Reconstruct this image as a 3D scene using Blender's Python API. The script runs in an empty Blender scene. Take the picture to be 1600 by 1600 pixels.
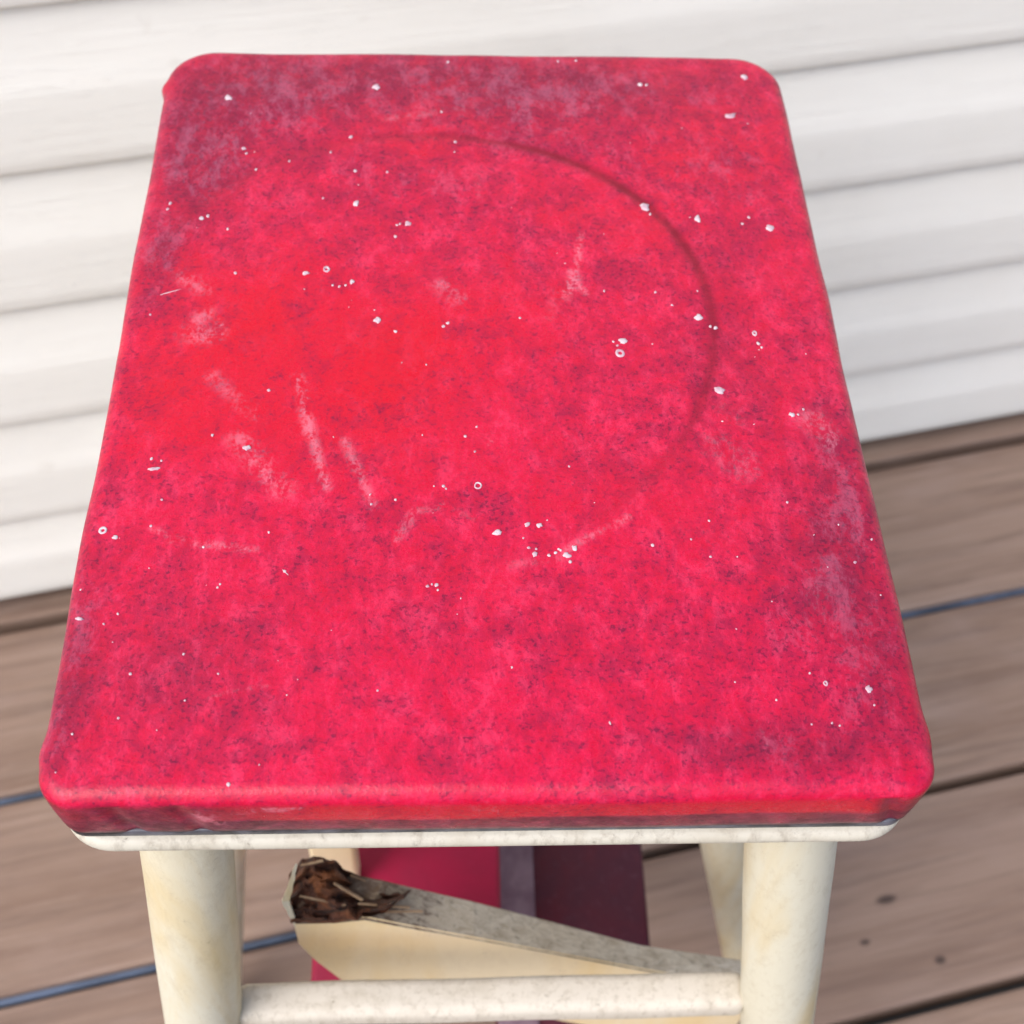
import bpy, bmesh, math, random
import numpy as np
from mathutils import Vector, Matrix, noise as mnoise

random.seed(7)
rng = np.random.default_rng(11)
scene = bpy.context.scene
col = scene.collection

# ------------------------------------------------------------------ camera
FPX = 2206.0                                   # focal length in px of the 1600 px photograph
PITCH, YAW, ROLL, CAMH = 0.93348, 0.28884, -0.05259, 0.9487
PHI = -0.2189                                  # heading of the stool against the deck
STX, STY = 0.0804, 0.3140                      # stool on the deck


def cam_axes(yaw, pitch, roll):
    cy, sy = math.cos(yaw), math.sin(yaw)
    f0 = np.array([sy, cy, 0.0]); r0 = np.array([cy, -sy, 0.0]); up = np.array([0, 0, 1.0])
    f = f0 * math.cos(pitch) - up * math.sin(pitch)
    d = -(f0 * math.sin(pitch) + up * math.cos(pitch))
    r = r0 * math.cos(roll) + d * math.sin(roll)
    d2 = -r0 * math.sin(roll) + d * math.cos(roll)
    return np.stack([r, d2, f])


_c, _s = math.cos(PHI), math.sin(PHI)
MS = np.array([[_c, _s, 0], [-_s, _c, 0], [0, 0, 1.0]])      # deck frame -> world (stool stands at the world origin)
RC = cam_axes(YAW, PITCH, ROLL) @ MS.T
CC = MS @ (np.array([0, 0, CAMH]) - np.array([STX, STY, 0]))


def ray(u, v):
    return RC.T @ np.array([(u - 800) / FPX, (v - 800) / FPX, 1.0])


def onz(u, v, z):
    d = ray(u, v); return CC + (z - CC[2]) / d[2] * d


def ony(u, v, y):
    d = ray(u, v); return CC + (y - CC[1]) / d[1] * d


cam = bpy.data.cameras.new('camera')
camo = bpy.data.objects.new('camera', cam)
col.objects.link(camo)
mw = Matrix.Identity(4)
for i in range(3):
    mw[i][0] = RC[0][i]; mw[i][1] = -RC[1][i]; mw[i][2] = -RC[2][i]; mw[i][3] = CC[i]
camo.matrix_world = mw
cam.sensor_fit = 'HORIZONTAL'; cam.sensor_width = 36.0
cam.lens = FPX / 1600 * 36.0
cam.clip_start = 0.01; cam.clip_end = 2000
cam.dof.use_dof = True
cam.dof.focus_distance = 0.425
cam.dof.aperture_fstop = 15.0
scene.camera = camo

# ------------------------------------------------------------------ light
SUN_EL, SUN_AZ = math.radians(48), math.radians(226)          # azimuth measured clockwise from +Y
w = bpy.data.worlds.new('World'); scene.world = w; w.use_nodes = True
nt = w.node_tree; nt.nodes.clear()
sky = nt.nodes.new('ShaderNodeTexSky'); sky.sky_type = 'NISHITA'; sky.sun_disc = False
sky.sun_elevation = SUN_EL; sky.sun_rotation = SUN_AZ
sky.air_density = 1.0; sky.dust_density = 3.0; sky.ozone_density = 0.7
bg = nt.nodes.new('ShaderNodeBackground'); bg.inputs['Strength'].default_value = 0.15
out = nt.nodes.new('ShaderNodeOutputWorld')
nt.links.new(sky.outputs[0], bg.inputs[0]); nt.links.new(bg.outputs[0], out.inputs[0])
sun = bpy.data.lights.new('sun', 'SUN'); sun.energy = 1.25; sun.angle = math.radians(40); sun.color = (1.0, 0.995, 0.99)
suno = bpy.data.objects.new('sun', sun); col.objects.link(suno)
sd = Vector((math.sin(SUN_AZ) * math.cos(SUN_EL), math.cos(SUN_AZ) * math.cos(SUN_EL), math.sin(SUN_EL)))
suno.rotation_euler = sd.to_track_quat('Z', 'Y').to_euler()
scene.view_settings.view_transform = 'Standard'
scene.view_settings.look = 'None'
scene.view_settings.gamma = 1.0
scene.view_settings.use_curve_mapping = False
scene.view_settings.exposure = 0.72
scene.render.engine = 'CYCLES'


# ------------------------------------------------------------------ material helpers
class N:
    def __init__(self, name):
        self.m = bpy.data.materials.new(name); self.m.use_nodes = True
        self.t = self.m.node_tree; self.t.nodes.clear()
        self.o = self.t.nodes.new('ShaderNodeOutputMaterial')
        self.b = self.t.nodes.new('ShaderNodeBsdfPrincipled')
        self.t.links.new(self.b.outputs[0], self.o.inputs[0])

    def set(self, sock, v):
        if isinstance(v, bpy.types.NodeSocket): self.t.links.new(v, sock)
        elif isinstance(v, (tuple, list)) and len(v) == 3 and sock.type == 'RGBA': sock.default_value = (*v, 1)
        else: sock.default_value = v

    def p(self, k, v): self.set(self.b.inputs[k], v); return self

    def coord(self, kind='Object', scale=(1, 1, 1), loc=(0, 0, 0), rot=(0, 0, 0)):
        c = self.t.nodes.new('ShaderNodeTexCoord'); m = self.t.nodes.new('ShaderNodeMapping')
        m.inputs['Scale'].default_value = scale; m.inputs['Rotation'].default_value = rot
        self.set(m.inputs['Location'], loc)
        self.t.links.new(c.outputs[kind], m.inputs['Vector']); return m.outputs[0]

    def noise(self, vec, scale, detail=4, rough=.55, dist=0.0, out=0):
        n = self.t.nodes.new('ShaderNodeTexNoise'); n.inputs['Scale'].default_value = scale
        n.inputs['Detail'].default_value = detail; n.inputs['Roughness'].default_value = rough
        n.inputs['Distortion'].default_value = dist
        self.set(n.inputs['Vector'], vec); return n.outputs[out]

    def vor(self, vec, scale, feature='F1', out=0, rnd=1.0):
        n = self.t.nodes.new('ShaderNodeTexVoronoi'); n.feature = feature
        n.inputs['Scale'].default_value = scale; n.inputs['Randomness'].default_value = rnd
        self.set(n.inputs['Vector'], vec); return n.outputs[out]

    def math(self, op, a, b=0.0, clamp=False):
        n = self.t.nodes.new('ShaderNodeMath'); n.operation = op; n.use_clamp = clamp
        self.set(n.inputs[0], a); self.set(n.inputs[1], b); return n.outputs[0]

    def rng(self, v, a, b, c=0.0, d=1.0, smooth=False):
        n = self.t.nodes.new('ShaderNodeMapRange')
        if smooth: n.interpolation_type = 'SMOOTHSTEP'
        self.set(n.inputs[0], v)
        for i, x in enumerate((a, b, c, d)): self.set(n.inputs[i + 1], x)
        return n.outputs[0]

    def mix(self, f, a, b, mode='MIX'):
        n = self.t.nodes.new('ShaderNodeMix'); n.data_type = 'RGBA'; n.blend_type = mode
        self.set(n.inputs[0], f); self.set(n.inputs[6], a); self.set(n.inputs[7], b); return n.outputs[2]

    def attr(self, name):
        n = self.t.nodes.new('ShaderNodeAttribute'); n.attribute_name = name; return n.outputs['Fac']

    def rand(self):
        return self.t.nodes.new('ShaderNodeObjectInfo').outputs['Random']

    def bump(self, h, strength=.3, dist=.001, normal=None):
        n = self.t.nodes.new('ShaderNodeBump'); n.inputs['Strength'].default_value = strength
        n.inputs['Distance'].default_value = dist; self.set(n.inputs['Height'], h)
        if normal is not None: self.set(n.inputs['Normal'], normal)
        return n.outputs[0]

    def vecoff(self, vec, r, amt=37.0):
        c = self.t.nodes.new('ShaderNodeCombineXYZ'); k = self.math('MULTIPLY', r, amt)
        for i in range(3): self.set(c.inputs[i], k)
        a = self.t.nodes.new('ShaderNodeVectorMath'); a.operation = 'ADD'
        self.set(a.inputs[0], vec); self.set(a.inputs[1], c.outputs[0]); return a.outputs[0]


def vinyl_mat():
    n = N('red_vinyl'); v = n.coord('Object')
    dust, scuff, dark, clean, crease, maroon = (n.attr(a) for a in ('dust', 'scuff', 'dark', 'clean', 'crease', 'maroon'))
    fra = n.noise(v, 84, 8, .86, .25)                       # cloudy wear, centimetres down to the grain
    frb = n.noise(n.coord('Object', (1, .55, 1), (3.1, 1.7, .4), (0, 0, .6)), 120, 7, .86, .30)
    fine = n.noise(v, 760, 2, .6)
    base = n.mix(n.rng(frb, .38, .62), (0.50, 0.0003, 0.030), (0.63, 0.009, 0.064))
    base = n.mix(n.math('MULTIPLY', clean, .80, True), base, (0.55, 0.0, 0.018))
    # dark crimson grime
    t = n.math('ADD', fra, n.math('ADD', n.math('MULTIPLY', dust, .100), n.math('MULTIPLY', dark, .045)))
    t = n.math('SUBTRACT', t, n.math('MULTIPLY', clean, .035))
    dk_ = n.rng(t, .480, .700)
    red = n.mix(n.math('MULTIPLY', dk_, .78), base, (0.205, 0.0015, 0.040))
    # frosted, rubbed surface
    fro = n.math('MULTIPLY', n.rng(frb, .52, .63), n.rng(clean, 0, 1, .34, .20), True)
    red = n.mix(fro, red, (0.70, 0.046, 0.118))
    # pits of the grain
    g2 = n.math('MULTIPLY', n.rng(fine, .54, .64), n.rng(t, .46, .62, .16, .75), True)
    red = n.mix(g2, red, (0.12, 0.001, 0.030))
    # chalky bloom where the dust lies thick
    hv = n.rng(n.math('MULTIPLY', dust, n.rng(frb, .44, .58, .35, 1.25)), .75, 1.8)
    red = n.mix(n.math('MULTIPLY', hv, .50), red, (0.30, 0.10, 0.17))
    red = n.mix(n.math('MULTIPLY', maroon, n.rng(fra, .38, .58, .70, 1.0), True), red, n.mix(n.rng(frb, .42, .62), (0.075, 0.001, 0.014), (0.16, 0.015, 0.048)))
    red = n.mix(n.math('MULTIPLY', crease, n.rng(fra, .40, .58, .65, 1.0), True), red, (0.20, 0.0, 0.016))
    # pale dry scuffs, broken up by the grain
    br = n.math('ADD', n.math('MULTIPLY', frb, .7), n.math('MULTIPLY', fine, .3))
    sf = n.math('MULTIPLY', n.rng(br, .47, .57), n.rng(scuff, .08, .85), True)
    red = n.mix(n.math('MULTIPLY', sf, .72), red, (0.66, 0.20, 0.27))
    n.p('Base Color', red)
    n.p('Roughness', n.rng(t, .40, .70, .24, .46))
    n.p('Specular IOR Level', .34)
    n.p('Normal', n.bump(n.math('ADD', fine, n.math('MULTIPLY', fra, 1.6)), .20, .0008))
    return n.m


def paint_mat(name, base, stain, dirt, dirt_amt=.35, sc=1.0, stain_lo=.45, rough=.45):
    n = N(name); v = n.vecoff(n.coord('Object'), n.rand(), 3.1)
    vz = n.vecoff(n.coord('Object', (1, 1, .14)), n.rand(), 3.1)
    a = n.noise(vz, 28 * sc, 5, .6, .5); b = n.noise(n.vecoff(n.coord('Object', (1, 1, .4)), n.rand(), 5.3), 130 * sc, 6, .75, .2); c = n.noise(v, 420, 4, .7)
    k = n.mix(n.rng(a, stain_lo, stain_lo + .25), base, stain)
    k = n.mix(n.math('MULTIPLY', n.rng(b, .50, .68), dirt_amt, True), k, dirt)
    k = n.mix(n.math('MULTIPLY', n.rng(c, .60, .70), n.rng(b, .5, .66, 0, min(1, dirt_amt * 1.6))), k, tuple(x * .35 for x in dirt))
    n.p('Base Color', k).p('Roughness', n.rng(b, .3, .7, rough - .1, rough + .2)).p('Specular IOR Level', .4)
    n.p('Normal', n.bump(n.math('ADD', b, n.math('MULTIPLY', c, .4)), .25, .0008))
    return n.m


def flat_mat(name, c1, c2, scale=90, rough=.6, bump=.3, spec=.3):
    n = N(name); v = n.coord('Object')
    a = n.noise(v, scale, 6, .65, .5)
    n.p('Base Color', n.mix(n.rng(a, .35, .65), c1, c2)).p('Roughness', rough).p('Specular IOR Level', spec)
    n.p('Normal', n.bump(a, bump, .001)); return n.m


def deck_mat(knots):
    n = N('deck_timber'); r = n.rand()
    v = n.vecoff(n.coord('Object', (.55, 9, 4)), r, 41)
    v2 = n.vecoff(n.coord('Object', (1.6, 34, 10)), r, 23)
    v3 = n.vecoff(n.coord('Object', (6, 150, 30)), r, 11)
    a = n.noise(v, 3.2, 5, .6, .9); b = n.noise(v2, 3.0, 6, .65, .5); c = n.noise(v3, 2.0, 4, .7, .2)
    blotch = n.noise(n.vecoff(n.coord('Object', (1, 2.2, 1)), r, 17), 9, 4, .6, .4)
    k = n.mix(n.rng(a, .34, .66), (0.18, 0.113, 0.080), (0.275, 0.190, 0.144))
    k = n.mix(n.math('MULTIPLY', n.rng(b, .48, .66), .55), k, (0.105, 0.066, 0.050))
    k = n.mix(n.math('MULTIPLY', n.rng(c, .50, .72), .42), k, (0.36, 0.268, 0.218))
    k = n.mix(n.math('MULTIPLY', n.rng(blotch, .48, .70), .38), k, (0.31, 0.228, 0.195))
    k = n.mix(n.math('MULTIPLY', n.rng(r, 0, 1), .28), k, (0.21, 0.145, 0.122))
    kd = None
    for (x, y, sx, sy) in knots:                              # knots in the timber, metres on the deck
        g = n.t.nodes.new('ShaderNodeNewGeometry')
        s = n.t.nodes.new('ShaderNodeVectorMath'); s.operation = 'SUBTRACT'
        n.set(s.inputs[0], g.outputs['Position']); s.inputs[1].default_value = (x, y, 0)
        q = n.t.nodes.new('ShaderNodeVectorRotate'); q.rotation_type = 'Z_AXIS'
        n.set(q.inputs['Vector'], s.outputs[0]); q.inputs['Angle'].default_value = PHI
        d = n.t.nodes.new('ShaderNodeVectorMath'); d.operation = 'DIVIDE'
        n.set(d.inputs[0], q.outputs[0]); d.inputs[1].default_value = (sx, sy, 1)
        ln = n.t.nodes.new('ShaderNodeVectorMath'); ln.operation = 'LENGTH'; n.set(ln.inputs[0], d.outputs[0])
        e = n.rng(n.math('ADD', ln.outputs['Value'], n.math('MULTIPLY', n.math('SUBTRACT', c, .5), 1.2)), 1.35, .45, smooth=True)
        kd = e if kd is None else n.math('MAXIMUM', kd, e)
    k = n.mix(n.math('MULTIPLY', kd, .9), k, (0.045, 0.030, 0.026))
    n.p('Base Color', k).p('Roughness', n.rng(b, .3, .7, .55, .75)).p('Specular IOR Level', .3)
    n.p('Normal', n.bump(n.math('ADD', c, n.math('MULTIPLY', b, 1.4)), .45, .0012))
    return n.m


def siding_mat():
    n = N('white_vinyl_siding'); r = n.rand()
    v = n.vecoff(n.coord('Object', (1.6, 1, 40)), r, 29); v2 = n.vecoff(n.coord('Object', (7, 1, 130)), r, 13)
    v3 = n.vecoff(n.coord('Object'), r, 9)
    a = n.noise(v, 3.2, 5, .6, 1.3); b = n.noise(v2, 2.2, 4, .65, .6); c = n.noise(v3, 5.5, 4, .6)
    k = n.mix(n.rng(c, .40, .68), (0.83, 0.82, 0.775), (0.80, 0.785, 0.735))
    spot = n.math('MULTIPLY', n.rng(n.noise(v3, 38, 2, .5), .71, .78), .16)
    k = n.mix(spot, k, (0.45, 0.40, 0.34))
    n.p('Base Color', k).p('Roughness', .5).p('Specular IOR Level', .35)
    ln = n.rng(n.math('ABSOLUTE', n.math('SUBTRACT', a, .52)), 0.0, .018, 1.0, 0.0, smooth=True)
    n.p('Normal', n.bump(n.math('ADD', n.math('MULTIPLY', b, .6), n.math('ADD', n.math('MULTIPLY', ln, .8), a)), .30, .0010))
    return n.m


# ------------------------------------------------------------------ mesh helpers
def mesh_obj(name, verts, faces, mat, parent=None, smooth=False, loc=None):
    me = bpy.data.meshes.new(name); me.from_pydata([tuple(map(float, p)) for p in verts], [], faces); me.update()
    me.materials.append(mat)
    if smooth: me.polygons.foreach_set('use_smooth', [True] * len(me.polygons))
    o = bpy.data.objects.new(name, me); col.objects.link(o)
    if parent: o.parent = parent
    if loc is not None: o.location = loc
    return o


def bm_obj(name, bm, mat, parent=None, smooth=False, loc=None):
    me = bpy.data.meshes.new(name); bmesh.ops.recalc_face_normals(bm, faces=bm.faces)
    bm.to_mesh(me); bm.free(); me.materials.append(mat)
    if smooth: me.polygons.foreach_set('use_smooth', [True] * len(me.polygons))
    o = bpy.data.objects.new(name, me); col.objects.link(o)
    if parent: o.parent = parent
    if loc is not None: o.location = loc
    return o


def box_bm(sx, sy, sz, bev=.002, seg=2):
    bm = bmesh.new(); bmesh.ops.create_cube(bm, size=1)
    for v in bm.verts: v.co = Vector((v.co.x * sx, v.co.y * sy, v.co.z * sz))
    if bev: bmesh.ops.bevel(bm, geom=bm.edges[:], offset=bev, segments=seg, affect='EDGES', profile=.5)
    return bm


def empty(name, loc=(0, 0, 0), rz=0.0):
    o = bpy.data.objects.new(name, None); col.objects.link(o); o.location = loc; o.rotation_euler = (0, 0, rz)
    o.empty_display_size = .1; return o


def nz(x, y, z=0.0): return mnoise.noise(Vector((x, y, z)))


# ------------------------------------------------------------------ setting: ground, deck
DECK_LOC = tuple(MS @ np.array([-STX, -STY, 0])); DECK_ROT = -PHI
PITCHB, GAP, BT = .146, .0078, .030
YG, YW, SID, Z1, ZB = .6511, .6650, .1021, .1117, .020

gm_ = flat_mat('soil', (0.10, 0.085, 0.065), (0.16, 0.14, 0.10), 3, .9, .5)
g = mesh_obj('ground', [(-400, -400, -.75), (400, -400, -.75), (400, 400, -.75), (-400, 400, -.75)], [(0, 1, 2, 3)], gm_)
g['kind'] = 'structure'

deck = empty('deck', DECK_LOC, DECK_ROT); deck['kind'] = 'structure'
kn = []
for (u, v, a, b) in ((1385, 1405, .0075, .0035), (1470, 1500, .0042, .0030), (1352, 1472, .004, .0022)):
    p = onz(u, v, 0); kn.append((p[0], p[1], a, b))
dmat = deck_mat(kn)
LEN = 5.2
bme = None
for i in range(17):
    yc = YG - (i + .5) * PITCHB
    if bme is None:
        o = bm_obj('deck_board', box_bm(LEN, PITCHB - GAP, BT, .0022, 2), dmat, deck); bme = o.data
    else:
        o = bpy.data.objects.new('deck_board', bme); col.objects.link(o); o.parent = deck
    o.location = (.15 + random.uniform(-.05, .05), yc + random.uniform(-.0004, .0004), -BT / 2 + random.uniform(-.0006, .0004))
rip = .11
bm_obj('deck_board', box_bm(LEN, rip, BT, .0022, 2), dmat, deck, loc=(.15, YG + GAP / 2 + .0022 + rip / 2, -BT / 2))
jm = flat_mat('joist_timber', (0.10, 0.07, 0.05), (0.16, 0.12, 0.09), 30, .85)
jme = None
for i in range(7):
    if jme is None:
        o = bm_obj('deck_joist', box_bm(.045, 2.6, .19, .003, 1), jm, deck); jme = o.data
    else:
        o = bpy.data.objects.new('deck_joist', jme); col.objects.link(o); o.parent = deck
    o.location = (-2.05 + i * .72, YG + .09 - 1.3, -BT - .095 - .001)
strip = flat_mat('painted_sky_reflection', (0.03, 0.042, 0.065), (0.11, 0.15, 0.235), 9, .45, .3, .5)  # added strips: sky reflection on the far board edges, painted in blue
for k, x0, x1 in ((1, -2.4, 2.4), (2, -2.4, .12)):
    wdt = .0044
    bm_obj('gap_sky_reflection', box_bm(x1 - x0, wdt, .012, .0008, 1), strip, deck,
           loc=((x0 + x1) / 2, YG - k * PITCHB + GAP / 2 - wdt / 2 - .0002, -.0105))['label'] = 'added blue strip painting the sky reflection on a deck board edge'

# ------------------------------------------------------------------ setting: house wall with dutch-lap siding
wall = empty('house_wall', tuple(MS @ (np.array([0, YW + .0125, 0]) - np.array([STX, STY, 0]))), DECK_ROT)
wall['label'] = 'white vinyl lap siding on the house wall above the deck'; wall['category'] = 'wall'
smat = siding_mat()


def siding_profile(h):
    """(outward depth, z) of one course, bottom edge at z = 0, front at depth .013"""
    pts = [(.004, .0012), (.0095, .0), (.0122, .0004), (.0130, .0022)]
    pts += [(.0130, h * t) for t in (.12, .25, .38, .47)]
    zb_ = h * .505
    for t in np.linspace(0, 1, 9):
        zz = zb_ + (h + .006 - zb_) * t
        pts.append((.0128 - .0060 * t ** .8, zz))
    return pts


sme = {}
XS = np.linspace(-2.6, 2.9, 45)
for k in range(25):
    h = SID if k else Z1 - ZB
    z0 = Z1 + (k - 1) * SID if k else ZB
    key = 0 if k == 0 else 1
    if key not in sme:
        pr = siding_profile(h); vs = []; fs = []
        for i, x in enumerate(XS):
            for d, z in pr: vs.append((x, -d + .0005 * nz(x * 2.2, key * 5 + z * 3), z + .0007 * nz(x * 1.6 + 9, key * 7)))
        m = len(pr)
        for i in range(len(XS) - 1):
            for j in range(m - 1):
                fs.append((i * m + j, (i + 1) * m + j, (i + 1) * m + j + 1, i * m + j + 1))
        o = mesh_obj('siding_panel', vs, fs, smat, wall, True); sme[key] = o.data
        md = o.data; md.polygons.foreach_set('use_smooth', [True] * len(md.polygons))
    else:
        o = bpy.data.objects.new('siding_panel', sme[key]); col.objects.link(o); o.parent = wall
    o.location = (0, 0, z0)
fm = flat_mat('wall_sheathing', (0.20, 0.17, 0.14), (0.26, 0.22, 0.18), 20, .8)
bm_obj('wall_sheathing', box_bm(5.5, .10, 2.56, 0), fm, wall, loc=(.15, .055, 1.29))

# ------------------------------------------------------------------ the stool
stool = empty('step_stool')
stool['label'] = 'old wooden step stool with stained red vinyl seat and cream legs on the deck'
stool['category'] = 'step stool'

W, D, ZT, ZBOT = .2444, .3262, .6008, .5778
RCN, RCF = .0195, .0100                                    # back and front corner radii


def outline(inset, nside_x=230, nside_y=310, nc=22):
    hw, hd = W / 2 - inset, D / 2 - inset
    r = max(RCN - inset, .0006); q = max(RCF - inset, .0006)
    pts = []
    def side(a, b, n):
        for t in np.arange(n) / n: pts.append((a[0] + (b[0] - a[0]) * t, a[1] + (b[1] - a[1]) * t))
    def arc(cx, cy, a0, rr):
        for t in np.arange(nc) / nc:
            a = a0 + t * math.pi / 2; pts.append((cx + rr * math.cos(a), cy + rr * math.sin(a)))
    side((-hw + q, -hd), (hw - q, -hd), nside_x); arc(hw - q, -hd + q, -math.pi / 2, q)
    side((hw, -hd + q), (hw, hd - r), nside_y); arc(hw - r, hd - r, 0, r)
    side((hw - r, hd), (-hw + r, hd), nside_x); arc(-hw + r, hd - r, math.pi / 2, r)
    side((-hw, hd - r), (-hw, -hd + q), nside_y); arc(-hw + q, -hd + q, math.pi, q)
    return np.array(pts)


rings = []                                                  # (inset, z)
for d in np.linspace(W / 2 - .0008, .0068, 108): rings.append((d, ZT))
er = .0046
for t in np.linspace(0, math.pi / 2, 15)[1:]:
    rings.append((.0056 - .0056 * math.sin(t) ** .9, ZT - er * (1 - math.cos(t))))
for t in np.linspace(0, 1, 13)[1:]:
    rings.append((.0014 * t ** 1.5, ZT - er - (ZT - er - ZBOT) * t))
rings.append((.016, ZBOT - .0004))
P = []
for d, z in rings:
    o = outline(d); P.append(np.c_[o, np.full(len(o), z)])
NP = len(P[0]); NR = len(P)
P = np.array(P)
x, y = P[..., 0], P[..., 1]
top = np.clip((P[..., 2] - ZBOT) / (ZT - ZBOT), 0, 1)
crown = .0028 * np.clip(1 - (x / .1216) ** 4, 0, 1) * np.clip(1 - (y / .1637) ** 6, 0, 1)
und = np.zeros_like(x)
for i in range(NR):
    for j in range(NP):
        und[i, j] = nz(x[i, j] * 24, y[i, j] * 24, 3.3) * .0006 + nz(x[i, j] * 60, y[i, j] * 60, 8.1) * .00018
# round impression left by something that stood on the vinyl
RX, RY, RR = -.0200, .0095, .0985
rd = np.hypot(x - RX, (y - RY)); ang = np.degrees(np.arctan2(y - RY, x - RX))
warc = 1.15 * np.exp(-((ang - 42) / 56) ** 2) + .30 * np.exp(-((ang + 35) / 40) ** 2) + .22 * np.exp(-((ang - 150) / 30) ** 2)
ring = np.exp(-((rd - RR - .0015 * np.sin(np.radians(ang * 3))) / .0021) ** 2) * warc
P[..., 2] += (crown + und - ring * .0003) * top
# slack and tucks of the upholstery round the edge
edge = np.clip(1 - (np.array([r[0] for r in rings])[:, None]) / .02, 0, 1)
nrm = np.stack([x / (W / 2), y / (D / 2)], -1); nrm = np.sign(nrm) * np.abs(nrm) ** 8
nrm /= (np.linalg.norm(nrm, axis=-1, keepdims=True) + 1e-9)
bul = np.zeros_like(x)
for j in range(NP):
    xx, yy = x[-3, j], y[-3, j]
    bul[:, j] = nz(xx * 16, yy * 16, 1.7) * .0008 + nz(xx * 45, yy * 45, 4.7) * .0003
for (u, v, amp, rad) in ((262, 150, .0016, .0036), (362, 79, .0016, .0045), (57, 1188, .0013, .0045), (1392, 1285, .0012, .004), (1452, 1160, .001, .006)):
    c = onz(u, v, .596)
    bul += amp * np.exp(-(np.hypot(x - c[0], y - c[1]) / rad) ** 2)
P[..., 0] += nrm[..., 0] * bul * edge; P[..., 1] += nrm[..., 1] * bul * edge
# small vertical creases on the front corners
cre = np.zeros_like(x)
for cx, a in ((.1075, .0013), (-.104, .0010), (-.086, .0008)):
    cre += a * np.exp(-((x - cx - (ZT - P[..., 2]) * .25) / .0022) ** 2) * (y < -.14) * (P[..., 2] < ZT - .004)
P[..., 1] += cre

SHY = .0015                                                 # the cushion sits a little back on its board
P[..., 1] += SHY
verts = P.reshape(-1, 3)
faces = []
for i in range(NR - 1):
    a = np.arange(NP) + i * NP; b = np.roll(np.arange(NP), -1) + i * NP
    faces += list(zip((a).tolist(), (b).tolist(), (b + NP).tolist(), (a + NP).tolist()))
faces = [f[::-1] for f in faces]
# close the middle: strip between the two long sides of the innermost ring, plus its two end caps
NXS, NYS, NCS = 230, 310, 22
r0_, l0_ = NXS + NCS, 2 * NXS + 3 * NCS + NYS
for j in range(NYS - 1): faces.append((r0_ + j, r0_ + j + 1, l0_ + NYS - 2 - j, l0_ + NYS - 1 - j))
faces.append(tuple(list(range(l0_ + NYS - 1, NP)) + list(range(0, r0_ + 1))))
faces.append(tuple(range(r0_ + NYS - 1, l0_ + 1)))
faces.append(tuple(reversed(range((NR - 1) * NP, NR * NP))))
vin = vinyl_mat()
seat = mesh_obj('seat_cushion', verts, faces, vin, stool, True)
seat['label'] = 'worn mottled red vinyl seat cushion spattered with white paint'

# wear masks: stains and scuffs with shapes of their own, given as photo points turned into metres on the seat
VX, VY, VZ = verts[:, 0], verts[:, 1], verts[:, 2]


wob = np.array([(nz(a * 70, b * 70, 2.2), nz(a * 70, b * 70, 9.2)) for a, b in zip(VX, VY)])
SX, SY = VX + wob[:, 0] * .0012, VY + wob[:, 1] * .0012


def px_scale(u, v):
    c = onz(u, v, .602); ax = onz(u + 10, v, .602); ay = onz(u, v + 10, .602)
    return c, np.hypot(*(ax - c)[:2]) / 10, np.hypot(*(ay - c)[:2]) / 10


def blobs(lst):
    m = np.zeros(len(VX))
    for (u, v, ru, rv, amp) in lst:
        c, kx, ky = px_scale(u, v)
        m += amp * np.exp(-(((VX - c[0]) / (ru * kx)) ** 2 + ((VY - c[1]) / (rv * ky)) ** 2))
    return m


def strokes(lst):
    m = np.zeros(len(SX))
    for (u0, v0, u1, v1, wd, amp) in lst:
        a = onz(u0, v0, .602)[:2]; b = onz(u1, v1, .602)[:2]; _, kx, ky = px_scale((u0 + u1) / 2, (v0 + v1) / 2)
        ab = b - a; t = np.clip(((SX - a[0]) * ab[0] + (SY - a[1]) * ab[1]) / (ab @ ab), 0, 1)
        d = np.hypot(SX - a[0] - ab[0] * t, SY - a[1] - ab[1] * t)
        m = np.maximum(m, amp * np.exp(-(d / (wd * .62 * (kx + ky) / 2)) ** 2) * (VZ > .59))
    return m


dust = blobs([(740, 110, 560, 85, .55), (300, 330, 90, 150, .45), (480, 290, 240, 60, .30), (1100, 330, 130, 120, .35), (1330, 900, 90, 230, .35), (110, 900, 60, 260, .3), (1150, 1010, 260, 130, .2), (700, 240, 300, 70, .2),
              (360, 150, 150, 80, .75), (300, 270, 70, 80, .95), (340, 210, 60, 50, .7), (620, 130, 260, 60, .55), (900, 140, 220, 60, .7),
              (830, 200, 120, 50, .6), (620, 270, 160, 60, .35), (1010, 260, 160, 60, .5), (1150, 180, 60, 70, .5), (1180, 290, 70, 60, .55),
              (240, 400, 50, 50, .9), (230, 480, 40, 60, .5), (1120, 520, 70, 70, .55), (1060, 610, 90, 60, .4), (1310, 700, 55, 60, .9),
              (1290, 860, 60, 90, .85), (1340, 800, 40, 60, .8), (1230, 980, 110, 100, .5), (1380, 1000, 60, 110, .55), (1220, 1165, 130, 45, .85),
              (1020, 1190, 160, 50, .4), (1360, 1100, 60, 60, .45), (760, 810, 90, 40, .5), (190, 640, 45, 70, .5), (150, 820, 45, 120, .45),
              (120, 1000, 40, 110, .75), (90, 1140, 40, 60, .8), (250, 1010, 120, 60, .35), (300, 1060, 120, 60, .4), (230, 1190, 140, 30, .35),
              (620, 1190, 300, 30, .2), (460, 170, 120, 60, .4), (760, 380, 170, 70, .3), (900, 430, 50, 60, .35), (1000, 440, 70, 40, .3),
              (1130, 400, 60, 60, .3), (700, 330, 120, 60, .35), (560, 330, 90, 40, .3)])
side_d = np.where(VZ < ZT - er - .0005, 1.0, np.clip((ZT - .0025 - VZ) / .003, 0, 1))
front = (VY < -D / 2 + .014)
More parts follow.
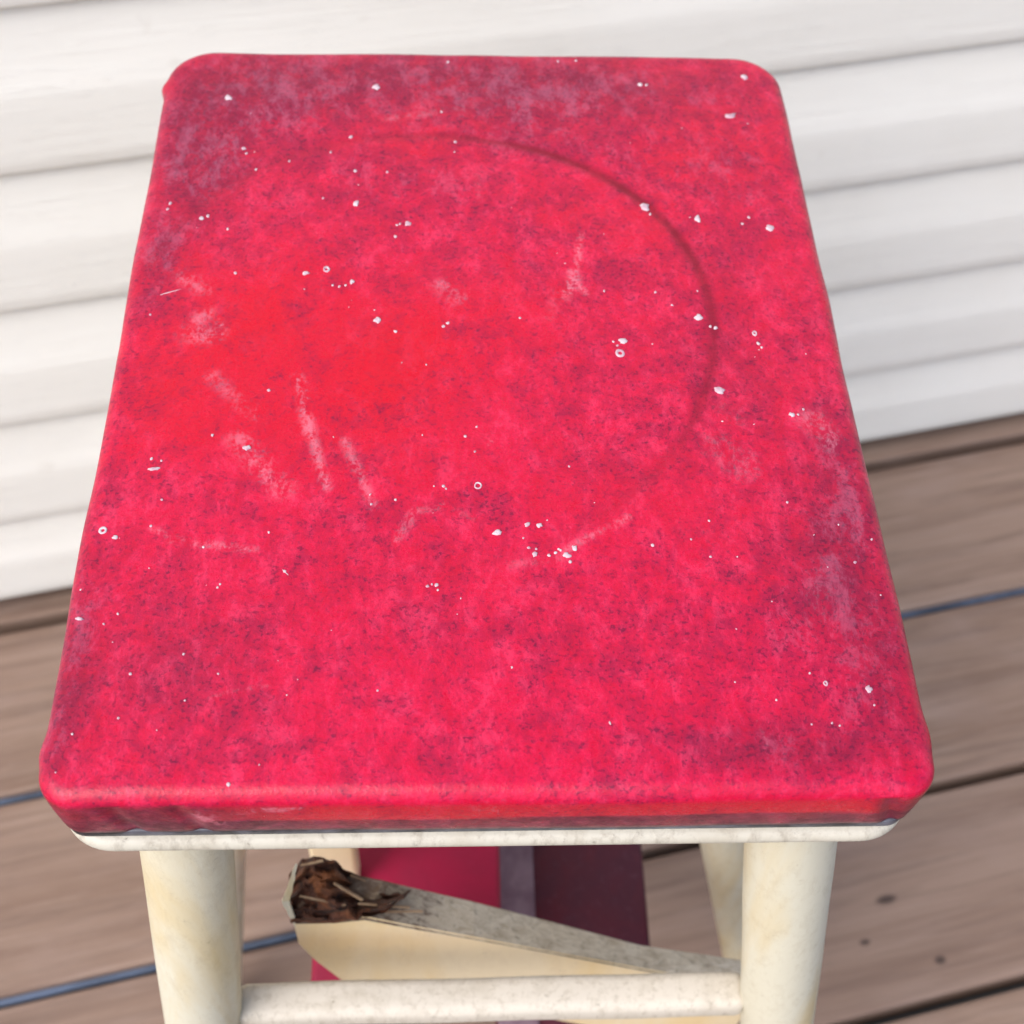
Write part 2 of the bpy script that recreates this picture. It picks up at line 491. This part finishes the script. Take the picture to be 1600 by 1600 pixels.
lowb = np.clip((ZBOT + .0095 + .0012 * np.sin(VX * 31) - VZ) / .0008, 0, 1)        # turned-under hem, dull and dusty
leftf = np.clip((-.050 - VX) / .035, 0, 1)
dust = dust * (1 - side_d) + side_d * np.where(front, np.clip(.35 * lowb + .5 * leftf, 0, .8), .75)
dark = blobs([(450, 780, 90, 50, .5), (250, 740, 60, 60, .6), (560, 700, 90, 60, .4), (640, 640, 60, 40, .4), (760, 800, 40, 25, .8), (640, 820, 70, 20, .8),
              (870, 610, 60, 60, .35), (960, 640, 120, 80, .35), (300, 1000, 120, 90, .5), (450, 900, 160, 60, .45), (270, 1090, 90, 60, .5), (430, 1150, 120, 50, .45),
              (600, 1060, 160, 70, .45), (750, 1000, 160, 80, .35), (1010, 920, 100, 70, .5), (1250, 920, 120, 90, .4), (1000, 1010, 200, 70, .3), (1120, 1140, 120, 60, .4),
              (1300, 1180, 90, 40, .5), (1160, 720, 120, 80, .4), (1060, 520, 60, 90, .35), (1100, 330, 90, 70, .4), (1000, 420, 90, 60, .4), (900, 560, 120, 60, .3),
              (350, 480, 120, 40, .3), (520, 420, 90, 50, .3), (500, 240, 160, 30, .4), (620, 330, 60, 40, .3), (280, 900, 90, 60, .4), (860, 250, 60, 20, .4), (590, 820, 60, 40, .4)]) + .24
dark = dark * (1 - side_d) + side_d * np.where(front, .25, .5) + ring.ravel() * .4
clean = blobs([(330, 560, 130, 110, .9), (270, 420, 70, 60, .5), (430, 470, 100, 90, .8), (620, 520, 120, 90, .8), (560, 620, 110, 90, .7), (720, 560, 140, 70, .5),
               (820, 480, 120, 50, .5), (650, 220, 90, 40, .6), (640, 690, 120, 90, .5), (1060, 240, 70, 50, .6), (1180, 230, 60, 50, .4), (900, 330, 80, 40, .3),
               (230, 620, 60, 80, .6), (300, 680, 80, 60, .4), (950, 780, 140, 60, .3), (1020, 380, 90, 90, .4), (470, 720, 90, 60, .4), (420, 650, 80, 60, .4), (700, 900, 200, 60, .15)])
clean = clean * (1 - side_d) + side_d * np.where(front, 1.0 * (1 - np.clip(leftf, 0, 1)) * (1 - lowb), 0)
scuff = strokes([(466, 594, 486, 680, 15, .8), (486, 680, 512, 765, 13, .7), (540, 692, 585, 800, 13, .55), (375, 692, 440, 765, 34, .55), (330, 590, 410, 655, 22, .4),
                 (908, 372, 898, 440, 8, .7), (898, 440, 885, 466, 14, .9), (890, 430, 915, 464, 8, .7), (622, 850, 650, 802, 14, .5), (650, 802, 700, 796, 10, .45), (700, 796, 740, 815, 8, .3),
                 (800, 890, 880, 875, 14, .3), (880, 868, 980, 815, 10, .5), (235, 828, 300, 850, 8, .6), (265, 845, 395, 862, 12, .6), (600, 190, 735, 172, 12, .4), (300, 520, 335, 525, 30, .6),
                 (255, 460, 275, 455, 5, .8), (285, 430, 320, 455, 22, .5), (310, 500, 325, 490, 20, .6), (345, 505, 352, 520, 12, .7), (330, 1090, 420, 1072, 6, .35), (1080, 840, 1150, 850, 60, .12),
                 (1120, 700, 1160, 730, 46, .35), (1270, 655, 1300, 690, 34, .6), (1180, 1120, 1205, 1165, 3, .5), (1280, 930, 1275, 960, 40, .25), (760, 700, 770, 690, 3, .6),
                 (690, 450, 720, 470, 26, .5), (745, 280, 750, 320, 10, .25), (500, 425, 505, 470, 4, .2), (700, 1245, 800, 1240, 4, .2), (870, 460, 860, 500, 20, .2), (1130, 640, 1150, 660, 30, .2)])
for (x0, z0, x1, z1_, wd) in ((-.079, .590, -.052, .5945, .0010), (-.080, .5925, -.078, .5885, .0016), (-.079, .589, -.0745, .585, .002), (.000, .5945, .0015, .5905, .0012), (-.066, .5935, -.058, .595, .0008)):
    a = np.array([x0, z0]); b = np.array([x1, z1_]); ab = b - a
    t = np.clip(((VX - x0) * ab[0] + (VZ - z0) * ab[1]) / (ab @ ab), 0, 1)
    d = np.hypot(VX - x0 - ab[0] * t, VZ - z0 - ab[1] * t)
    scuff = np.maximum(scuff, .9 * np.clip(1.3 - d / wd, 0, 1) * front * (VZ < ZT - .002))
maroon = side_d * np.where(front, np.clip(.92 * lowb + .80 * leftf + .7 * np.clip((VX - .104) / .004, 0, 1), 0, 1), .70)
maroon += blobs([(300, 250, 90, 130, .28), (420, 120, 200, 60, .25), (850, 130, 320, 50, .30), (1300, 840, 70, 160, .28), (1240, 1170, 150, 45, .45), (110, 1040, 50, 160, .40), (300, 1030, 130, 80, .22), (1130, 540, 70, 120, .15), (1390, 1050, 50, 120, .3)]) * (1 - side_d)
crease = ring.ravel() * 1.0
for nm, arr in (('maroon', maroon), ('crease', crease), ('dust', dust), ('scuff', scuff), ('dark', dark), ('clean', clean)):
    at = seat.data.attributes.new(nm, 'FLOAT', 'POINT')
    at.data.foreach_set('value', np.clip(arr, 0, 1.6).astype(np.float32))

# --- white paint drops on the vinyl
drop = flat_mat('dried_white_paint', (0.60, 0.54, 0.57), (0.46, 0.26, 0.33), 170, .55, .3)
holem = flat_mat('grey_drop_centre', (0.40, 0.33, 0.40), (0.5, 0.42, 0.48), 300, .5)


def top_z(px_, py_):
    py_ -= SHY
    cr = .0028 * max(0, 1 - (px_ / .1216) ** 4) * max(0, 1 - (py_ / .1637) ** 6)
    e = min(W / 2 - abs(px_), D / 2 - abs(py_))
    if e < .0056: cr -= er * (1 - math.sqrt(max(0, 1 - ((.0056 - e) / .0056) ** 2)))
    return ZT + cr + nz(px_ * 24, py_ * 24, 3.3) * .0006


def flake(vs, fs, cx, cy, rx, ry, rot, jag=.25, hole=0.0, th=.00035, n=11):
    base = len(vs); k0 = random.random() * 50
    cr, sr = math.cos(rot), math.sin(rot)
    def pt(a, k, z):
        r = 1 + jag * nz(math.cos(a) * 1.3 + k0, math.sin(a) * 1.3, k0)
        lx, ly = rx * r * k * math.cos(a), ry * r * k * math.sin(a)
        X, Y = cx + cr * lx - sr * ly, cy + sr * lx + cr * ly
        return (X, Y, top_z(X, Y) + z)
    prof = [(1.0, -.0002), (.86, th)] + ([(max(hole * 1.25, .5), th * .9), (hole, -.0001)] if hole else [(.35, th * 1.15)])
    for k, z in prof:
        for i in range(n): vs.append(pt(2 * math.pi * i / n, k, z))
    m = len(prof)
    for j in range(m - 1):
        for i in range(n):
            fs.append((base + j * n + i, base + j * n + (i + 1) % n, base + (j + 1) * n + (i + 1) % n, base + (j + 1) * n + i))
    if not hole: fs.append(tuple(base + (m - 1) * n + i for i in range(n)))


def at_seat(u, v):
    z = .6025
    for _ in range(3):
        p = onz(u, v, z); z = top_z(p[0], p[1])
    return p


big = [(590, 500, 7, 6, 0), (969, 552, 10, 8, .38), (973, 533, 8, 5, 0), (510, 421, 7, 6, .3), (747, 759, 8, 7, .55), (161, 829, 9, 8, .3), (180, 840, 6, 4, 0),
       (588, 136, 7, 6, 0), (357, 152, 6, 6, 0), (1008, 323, 9, 7, 0), (1203, 356, 9, 6, 0), (1140, 181, 13, 4, 0), (1163, 121, 7, 6, 0), (1092, 496, 9, 5, 0), (1179, 521, 5, 5, .3),
       (1125, 610, 11, 6, 0), (1237, 648, 7, 4, 0), (1357, 1077, 7, 9, 0), (1290, 1068, 5, 5, .3), (886, 868, 8, 5, 0), (897, 856, 6, 5, 0), (824, 820, 6, 4, 0), (843, 821, 6, 4, 0),
       (777, 833, 9, 5, 0), (836, 866, 5, 5, 0), (550, 441, 6, 4, 0), (478, 427, 7, 3, 0), (557, 319, 6, 5, 0), (637, 350, 6, 4, 0), (1090, 342, 5, 6, 0), (386, 700, 7, 5, 0), (240, 733, 13, 3, 0), (124, 967, 9, 3, 0)]
for (u, v, ru, rv, hole) in big:
    p = at_seat(u, v); _, kx, ky = px_scale(u, v); vs, fs = [], []
    flake(vs, fs, p[0], p[1], ru * kx * .82, rv * ky * .82, random.uniform(-.3, .3), .75 if not hole else .16, hole, n=14)
    o = mesh_obj('paint_drop', vs, fs, drop, seat, True)
small = [(618, 370, 4), (620, 352, 3), (700, 97, 3), (872, 96, 3), (900, 95, 3), (1000, 132, 5), (1010, 133, 3), (548, 214, 4), (517, 238, 3), (381, 232, 5), (385, 240, 3),
         (266, 318, 4), (262, 327, 3), (315, 341, 6), (325, 338, 4), (420, 610, 4), (332, 680, 4), (237, 717, 4), (252, 720, 3), (253, 781, 3), (236, 822, 4), (420, 832, 3), (233, 888, 2),
         (318, 855, 3), (711, 222, 4), (1050, 477, 3), (944, 455, 3), (1020, 852, 4), (889, 729, 3), (727, 682, 4), (742, 706, 3), (745, 667, 3), (660, 680, 2), (693, 760, 4), (697, 764, 3),
         (678, 760, 2), (618, 781, 3), (580, 788, 3), (668, 916, 4), (682, 914, 5), (684, 922, 3), (858, 868, 4), (868, 864, 4), (873, 858, 3), (876, 860, 3), (826, 856, 4), (838, 858, 3), (891, 878, 4),
         (855, 813, 2), (720, 935, 2), (1110, 870, 3), (1080, 843, 3), (1230, 785, 3), (1336, 879, 4), (1310, 820, 2), (1362, 843, 3), (1152, 870, 2), (1108, 814, 3), (1206, 940, 2), (1376, 930, 2),
         (1265, 1052, 3), (1213, 1094, 3), (1268, 1132, 3), (1300, 1130, 3), (1312, 1134, 3), (1366, 1102, 3), (800, 1043, 3), (675, 913, 3), (590, 1079, 3), (357, 1226, 5), (204, 1053, 4), (341, 1053, 3),
         (162, 975, 3), (184, 959, 3), (287, 1022, 3), (185, 1122, 3), (245, 1141, 2), (405, 1195, 2), (126, 922, 3), (113, 1147, 3), (87, 1207, 2), (445, 893, 4), (340, 918, 3), (344, 913, 3), (690, 175, 3), (605, 269, 3),
         (555, 267, 4), (505, 310, 3), (452, 252, 3), (400, 265, 3), (356, 358, 3), (368, 427, 4), (235, 492, 3), (700, 505, 4), (693, 510, 4), (618, 518, 4), (812, 497, 3), (666, 570, 2), (540, 446, 3), (530, 448, 3),
         (520, 446, 3), (625, 350, 3), (1024, 457, 3), (1118, 512, 4), (1110, 510, 3), (1185, 537, 4), (1190, 543, 3), (1255, 640, 3), (1247, 648, 3), (965, 540, 3), (958, 534, 3), (1016, 335, 3), (1160, 350, 3), (1170, 340, 3)]
vs, fs = [], []
for (u, v, r) in small:
    p = at_seat(u, v); _, kx, ky = px_scale(u, v)
    flake(vs, fs, p[0], p[1], r * kx * .72, r * ky * .6, random.uniform(-.8, .8), .5, 0, .00022, 7)
for _ in range(45):
    X = random.uniform(-.114, .114); Y = random.uniform(-.154, .154); r = random.uniform(.00012, .00034)
    flake(vs, fs, X, Y, r * random.uniform(1, 2.2), r, random.uniform(0, 3.1), .4, 0, .00012, 5)
for (u0, v0, u1, v1) in ((440, 889, 452, 900), (250, 461, 282, 452)):
    a = at_seat(u0, v0); b = at_seat(u1, v1)
    flake(vs, fs, (a[0] + b[0]) / 2, (a[1] + b[1]) / 2, np.hypot(*(b - a)[:2]) / 2, .00016, math.atan2(b[1] - a[1], b[0] - a[0]), .3, 0, .00015, 10)
o = mesh_obj('paint_specks', vs, fs, drop, seat, True); o['kind'] = 'stuff'

# --- thin painted board under the cushion
cream = paint_mat('cream_paint', (0.62, 0.595, 0.48), (0.58, 0.47, 0.26), (0.36, 0.28, 0.17), .24, 1.1, .45)
white = paint_mat('chipped_white_paint', (0.54, 0.51, 0.43), (0.45, 0.41, 0.33), (0.26, 0.22, 0.17), .55, 1.8, .48)
grimy = paint_mat('grimy_cream_paint', (0.60, 0.55, 0.47), (0.50, 0.45, 0.37), (0.32, 0.27, 0.20), .5, 2.2, .48, .6)


def plate(name, inset, z0, z1, mat, rad, bev):
    rr = []
    for d, z in ((.02, z0), (bev * .9, z0), (bev * .3, z0 + bev * .25), (0, z0 + bev), (0, z1 - bev), (bev * .3, z1 - bev * .25), (bev * .9, z1), (.03, z1)): rr.append((d + inset, z))
    vs = []
    for d, z in rr:
        ol = outline(d, 40, 50, 12)
        # keep round corners on the inset board
        for (a, b) in ol: vs.append((a, b, z))
    n = len(ol); m = len(rr); fs = []
    for j in range(m - 1):
        for i in range(n): fs.append((j * n + i, j * n + (i + 1) % n, (j + 1) * n + (i + 1) % n, (j + 1) * n + i))
    fs.append(tuple(reversed(range(n)))); fs.append(tuple(range((m - 1) * n, m * n)))
    return mesh_obj(name, vs, fs, mat, stool, True)


RCN_keep, RCF_keep = RCN, RCF
RCN, RCF = .024, .0165
sp = plate('seat_board', .0006, .5684, .5744, white, .03, .0024)
RCN, RCF = RCN_keep, RCF_keep
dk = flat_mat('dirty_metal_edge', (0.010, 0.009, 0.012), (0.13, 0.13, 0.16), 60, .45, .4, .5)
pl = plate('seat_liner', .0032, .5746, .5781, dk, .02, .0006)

# --- round tapered legs


def tube(name, pts, radii, mat, parent, n=28, wob=.0003):
    vs, fs = [], []
    a = Vector(pts[0]); b = Vector(pts[-1]); ax = (b - a).normalized()
    e1 = ax.cross(Vector((0, 1, 0))).normalized(); e2 = ax.cross(e1)
    k0 = random.random() * 40
    for j, (p, r) in enumerate(zip(pts, radii)):
        for i in range(n):
            t = 2 * math.pi * i / n
            rr = r + wob * nz(math.cos(t) * 1.5 + k0, math.sin(t) * 1.5, p[2] * 22)
            q = Vector(p) + e1 * (rr * math.cos(t)) + e2 * (rr * math.sin(t)); vs.append(tuple(q))
    m = len(pts)
    for j in range(m - 1):
        for i in range(n): fs.append((j * n + i, j * n + (i + 1) % n, (j + 1) * n + (i + 1) % n, (j + 1) * n + i))
    fs.append(tuple(range(n))); fs.append(tuple(reversed(range((m - 1) * n, m * n))))
    bm = bmesh.new(); me = bpy.data.meshes.new('t'); me.from_pydata(vs, [], fs); bm.from_mesh(me)
    o = bm_obj(name, bm, mat, parent, False)
    o.data.polygons.foreach_set('use_smooth', [len(p.vertices) == 4 for p in o.data.polygons])
    return o


def leg(name, p0, p1, r0, r1, mat=None):
    """axis through p0, p1, carried from the seat board down to the deck"""
    p0, p1 = np.array(p0), np.array(p1); d = (p1 - p0) / (p1[2] - p0[2])
    pts = [p0 + d * (z - p0[2]) for z in np.linspace(.5684, .0005, 26)]
    return tube(name, [tuple(p) for p in pts], list(np.linspace(r0, r1, 26)), mat or cream, stool)


FL0, FL1 = ony(294, 1335, -.140), ony(320, 1600, -.152)
FR0, FR1 = ony(1234, 1318, -.140), ony(1213, 1600, -.152)
leg('leg', FL0, FL1, .0148, .0150)
leg('leg', FR0, FR1, .0148, .0150)
for s in (-1, 1):
    leg('leg', (s * .094, .128, .55), (s * .118, .148, .30), .0148, .0135)
YS = -.034
for (ua, va, ub, vb, sg) in ((1095, 1325, 1130, 1500, 1), (385, 1340, 379, 1500, -1)):
    a, b = ony(ua, va, YS), ony(ub, vb, YS)
    a[0] += sg * .0135; b[0] += sg * .0135
    leg('step_leg', a, b, .0135, .0130)

# --- stretcher between the two near legs
s0 = ony(372, 1571, -.1475); s1 = ony(1162, 1552, -.1475)
dv = Vector(s1 - s0); ln = dv.length
bm = box_bm(ln, .0150, .0145, .0040, 3)
for e in range(1): bmesh.ops.subdivide_edges(bm, edges=[e_ for e_ in bm.edges if abs(e_.verts[0].co.x - e_.verts[1].co.x) > ln * .5], cuts=24)
for v in bm.verts: v.co.z += .0005 * nz(v.co.x * 30, v.co.y * 30); v.co.y += .0005 * nz(v.co.x * 26, 3, v.co.z * 40)
st = bm_obj('stretcher', bm, grimy, stool, True, loc=tuple((s0 + s1) / 2)); st.rotation_euler = (0, -math.atan2(dv.z, dv.x), 0)

# --- broken slanting side board of the swing-out steps
YF, YB0, YB1 = -.1195, -.1000, -.1045
tl = ony(560, 1433, YF); tr = ony(1000, 1515, YF); slope = (tr[2] - tl[2]) / (tr[0] - tl[0])
fr = [ony(456, 1442, YF), ony(520, 1441, YF), ony(570, 1436, YF), ony(640, 1449, YF), ony(740, 1467, YF), ony(850, 1487, YF), ony(1000, 1515, YF)]
xe = .128
fr.append(np.array([xe, YF, tr[2] + slope * (xe - tr[0])]))
lo = [ony(466, 1478, YF), ony(490, 1502, YF), ony(530, 1532, YF)]
bx0 = ony(885, 1598, YF); ls = (bx0[2] - lo[-1][2]) / (bx0[0] - lo[-1][0])
lo.append(bx0); lo.append(np.array([xe, YF, bx0[2] + ls * (xe - bx0[0])]))
front_poly = [(p[0], p[2]) for p in fr] + [(p[0], p[2]) for p in reversed(lo)]
bkx = [ony(480, 1362, YB0), ony(560, 1366, YB0), ony(600, 1374, YB0), ony(640, 1384, YB0), ony(740, 1407, YB0), ony(850, 1437, YB0), ony(1000, 1475, YB1)]
bkx.append(np.array([xe, YB1, bkx[-1][2] + (bkx[-1][2] - bkx[-2][2]) / (bkx[-1][0] - bkx[-2][0]) * (xe - bkx[-1][0])]))
vs, fs = [], []
nf = len(fr); nl = len(lo)
F_ = [(p[0], YF, p[2]) for p in fr]; FLo = [(p[0], YF, p[2]) for p in lo]
B_ = [tuple(p) for p in bkx]; BLo = [(p[0], YB0 if i < 3 else YB1, p[2]) for i, p in enumerate(lo)]
vs = F_ + FLo + B_ + BLo
fi = list(range(nf)); fl = list(range(nf, nf + nl)); bi = list(range(nf + nl, 2 * nf + nl)); bl = list(range(2 * nf + nl, 2 * nf + 2 * nl))
fs.append(tuple(fi + fl[::-1])); fs.append(tuple(bl + bi[::-1]))
for i in range(nf - 1): fs.append((fi[i], bi[i], bi[i + 1], fi[i + 1]))
for i in range(nl - 1): fs.append((fl[i], fl[i + 1], bl[i + 1], bl[i]))
fs.append((fi[0], fl[0], bl[0], bi[0])); fs.append((fi[-1], bi[-1], bl[-1], fl[-1]))
bm = bmesh.new(); me = bpy.data.meshes.new('t'); me.from_pydata(vs, [], fs); bm.from_mesh(me)
bmesh.ops.recalc_face_normals(bm, faces=bm.faces)
bmesh.ops.bevel(bm, geom=[e for e in bm.edges if e.calc_face_angle(0) > .6], offset=.0012, segments=2, affect='EDGES')
butter = paint_mat('yellowed_cream_paint', (0.74, 0.62, 0.42), (0.70, 0.52, 0.26), (0.62, 0.50, 0.36), .3, .8, .45)
board = bm_obj('step_side_board', bm, butter, stool)
board['label'] = 'slanting cream side board with a split broken end'
stn = N('grimy_paint_stained_brown'); pv = stn.coord('Object')
sep = stn.t.nodes.new('ShaderNodeSeparateXYZ'); stn.set(sep.inputs[0], pv)
sa = stn.noise(stn.coord('Object', (1, 2, 1)), 120, 6, .75, .6); sb = stn.noise(pv, 330, 4, .7)
kb = stn.mix(stn.rng(sa, .40, .62), (0.60, 0.54, 0.44), (0.38, 0.32, 0.24))
near = stn.rng(stn.math('ADD', sep.outputs[0], stn.math('MULTIPLY', stn.math('SUBTRACT', sa, .5), .16)), -.052, -.010, 1.0, 0.0, smooth=True)
kb = stn.mix(stn.math('MULTIPLY', near, .9), kb, (0.085, 0.040, 0.020))
kb = stn.mix(stn.math('MULTIPLY', stn.rng(sb, .57, .68), .6), kb, (0.09, 0.07, 0.05))
stn.p('Base Color', kb).p('Roughness', .7).p('Normal', stn.bump(sa, .4, .001))
board.data.materials.append(stn.m)
for p in board.data.polygons:
    if p.normal.z > .35: p.material_index = 1
# splintered end
brn = N('splintered_wood'); v_ = brn.coord('Object', (1, 1, 3)); a_ = brn.noise(v_, 75, 5, .65, .8); b_ = brn.noise(brn.coord('Object'), 60, 3, .6)
k_ = brn.mix(brn.rng(a_, .36, .66), (0.012, 0.005, 0.003), (0.10, 0.026, 0.007))
k_ = brn.mix(brn.math('MULTIPLY', brn.rng(b_, .50, .64), .8), k_, (0.17, 0.052, 0.012))
brn.p('Base Color', k_).p('Roughness', .75).p('Normal', brn.bump(a_, .5, .002))
NU, NV = 40, 26
topc = [(452, 1368), (470, 1343), (490, 1337), (520, 1343), (545, 1362), (570, 1374), (600, 1382), (630, 1396)]
botc = [(455, 1443), (480, 1442), (500, 1443), (530, 1441), (555, 1436), (580, 1432), (605, 1424), (632, 1402)]
def pl_(c, t):
    k = t * (len(c) - 1); i = min(int(k), len(c) - 2); q = k - i
    return (c[i][0] * (1 - q) + c[i + 1][0] * q, c[i][1] * (1 - q) + c[i + 1][1] * q)
vs = []
for i in range(NU):
    tp, bt = pl_(topc, i / (NU - 1)), pl_(botc, i / (NU - 1))
    for j in range(NV):
        t = j / (NV - 1)
        u = bt[0] + (tp[0] - bt[0]) * t; v = bt[1] + (tp[1] - bt[1]) * t
        u += 3.2 * nz(i * .5, j * .35, 2) * (0.3 if j in (0,) else 1); v += 4.0 * nz(i * .42, j * .3, 7)
        dep = YF - .0004 + (YB0 - YF + .001) * t ** 1.2
        hole = 1.0 * math.exp(-(((u - 574) / 15) ** 2 + ((v - 1393 - (u - 574) * .25) / 9) ** 2))
        ridge = nz(i * .10, j * .34, 5) * .0040 + nz(i * .3, j * .9, 9) * .0008
        vs.append(ony(u, v, dep + ridge + .011 * hole))
fs = []
for i in range(NU - 1):
    for j in range(NV - 1): fs.append((i * NV + j, (i + 1) * NV + j, (i + 1) * NV + j + 1, i * NV + j + 1))
# give the splintered face a body running back into the board
nb = len(vs)
for i in range(NU):
    for j in range(NV):
        p = vs[i * NV + j]; dy_ = max(0.0, YB0 - .001 - p[1]) * .8
        vs.append(np.array([p[0] + .0015, p[1] + dy_, p[2] - 1.7 * dy_ - .005]))
for i in range(NU - 1):
    for j in range(NV - 1): fs.append((nb + i * NV + j, nb + i * NV + j + 1, nb + (i + 1) * NV + j + 1, nb + (i + 1) * NV + j))
for i in range(NU - 1):
    for j in (0, NV - 1):
        f_ = (i * NV + j, nb + i * NV + j, nb + (i + 1) * NV + j, (i + 1) * NV + j); fs.append(f_ if j else f_[::-1])
for j in range(NV - 1):
    for i in (0, NU - 1):
        f_ = (i * NV + j, i * NV + j + 1, nb + i * NV + j + 1, nb + i * NV + j); fs.append(f_ if i == 0 else f_[::-1])
be = mesh_obj('broken_end', vs, fs, brn.m, board)
be['label'] = 'dark brown splintered wood where the board broke'


def sliver(name, a, b, w0, w1, th, mat, parent):
    a, b = Vector(a), Vector(b); d = (b - a).normalized(); e = d.cross(Vector((0, 1, 0))).normalized(); f = d.cross(e)
    vs = []; n = 7
    for i in range(n):
        t = i / (n - 1); c = a.lerp(b, t); ww = (w0 + (w1 - w0) * t) * (.75 + .5 * abs(nz(t * 5, w0 * 900)))
        for s1_, s2_ in ((-1, -1), (1, -1), (1, 1), (-1, 1)): vs.append(tuple(c + e * ww * s1_ / 2 + f * th * s2_ / 2 + e * .0006 * nz(t * 4, 3)))
    fs = [(0, 1, 2, 3), tuple((n - 1) * 4 + k for k in (3, 2, 1, 0))]
    for i in range(n - 1):
        for k in range(4): fs.append((i * 4 + k, (i + 1) * 4 + k, (i + 1) * 4 + (k + 1) % 4, i * 4 + (k + 1) % 4))
    return mesh_obj(name, vs, fs, mat, parent)


tan = flat_mat('bare_wood', (0.20, 0.12, 0.07), (0.40, 0.28, 0.17), 140, .7)
for (ua, va, ub, vb, ya, yb, w0_, w1_) in ((522, 1380, 566, 1406, -.1125, -.1145, .0008, .0016), (548, 1368, 600, 1388, -.1020, -.1020, .0007, .0011),
                                             (560, 1412, 640, 1418, -.1165, -.1130, .0006, .0010), (470, 1352, 505, 1345, -.1060, -.1050, .0006, .0010),
                                             (468, 1400, 540, 1414, -.1155, -.1165, .0005, .0009), (575, 1425, 660, 1424, -.1175, -.1130, .0005, .0009)):
    sliver('splinter', ony(ua, va, ya), ony(ub, vb, yb), w0_, w1_, .0008, tan, board)
sliver('paint_flake', ony(463, 1447, YF + .001), ony(446, 1406, YF + .002), .0010, .0034, .0012, cream, board)
sliver('paint_flake', ony(447, 1407, YF + .002), ony(463, 1352, YF + .004), .0032, .0010, .0012, cream, board)

# --- two folded steps under the seat
def step_vinyl(name, c1, c2, c3):
    n = N(name); v = n.coord('Object')
    a = n.noise(v, 45, 5, .65, .5); b = n.noise(v, 260, 4, .7)
    k = n.mix(n.rng(a, .35, .65), c1, c2); k = n.mix(n.math('MULTIPLY', n.rng(b, .55, .72), .35), k, c3)
    n.p('Base Color', k).p('Roughness', n.rng(a, .3, .7, .42, .62)).p('Specular IOR Level', .4).p('Normal', n.bump(b, .2, .0006))
    return n.m


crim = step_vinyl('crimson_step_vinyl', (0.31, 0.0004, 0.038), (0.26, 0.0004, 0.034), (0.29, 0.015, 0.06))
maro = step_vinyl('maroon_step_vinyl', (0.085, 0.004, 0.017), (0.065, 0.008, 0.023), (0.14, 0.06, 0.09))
ZU, ZL = .268, .198
xl = onz(487, 1500, ZU)[0]; xr = onz(781, 1340, ZU)[0]
def tread(xa, xb, ya, yb, z, th, mat, name, bev=.003): return bm_obj(name, box_bm(xb - xa, yb - ya, th, bev, 3), mat, stool, True, loc=((xa + xb) / 2, (ya + yb) / 2, z - th / 2))
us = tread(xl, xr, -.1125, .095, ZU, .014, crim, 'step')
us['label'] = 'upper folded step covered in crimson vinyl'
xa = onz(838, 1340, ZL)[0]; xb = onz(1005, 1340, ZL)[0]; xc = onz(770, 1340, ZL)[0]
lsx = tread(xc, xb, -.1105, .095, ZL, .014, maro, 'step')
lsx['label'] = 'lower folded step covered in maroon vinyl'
gs = flat_mat('dusty_purple_edging', (0.15, 0.085, 0.12), (0.25, 0.17, 0.21), 60, .5, .3, .45)
o = bm_obj('step_edging', box_bm(xa - xc - .003, .203, .003, .0008, 2), gs, lsx)
o.location = (-(xb - xc) / 2 + (xa - xc) / 2 - .0005, 0, .0081)
pb = onz(545, 1345, .30)
bm_obj('step_bracket', box_bm(.022, .012, .5684 - ZU, .002, 2), butter, stool, loc=(pb[0] - .0075, pb[1] + .006, (ZU + .5684) / 2))
# rails carrying the folded steps between the step legs
for yy in (.020, .075):
    bm_obj('step_rail', box_bm(.258, .014, .030, .003, 2), grimy, stool, loc=(.004, yy + .012, ZL - .014 - .0152))
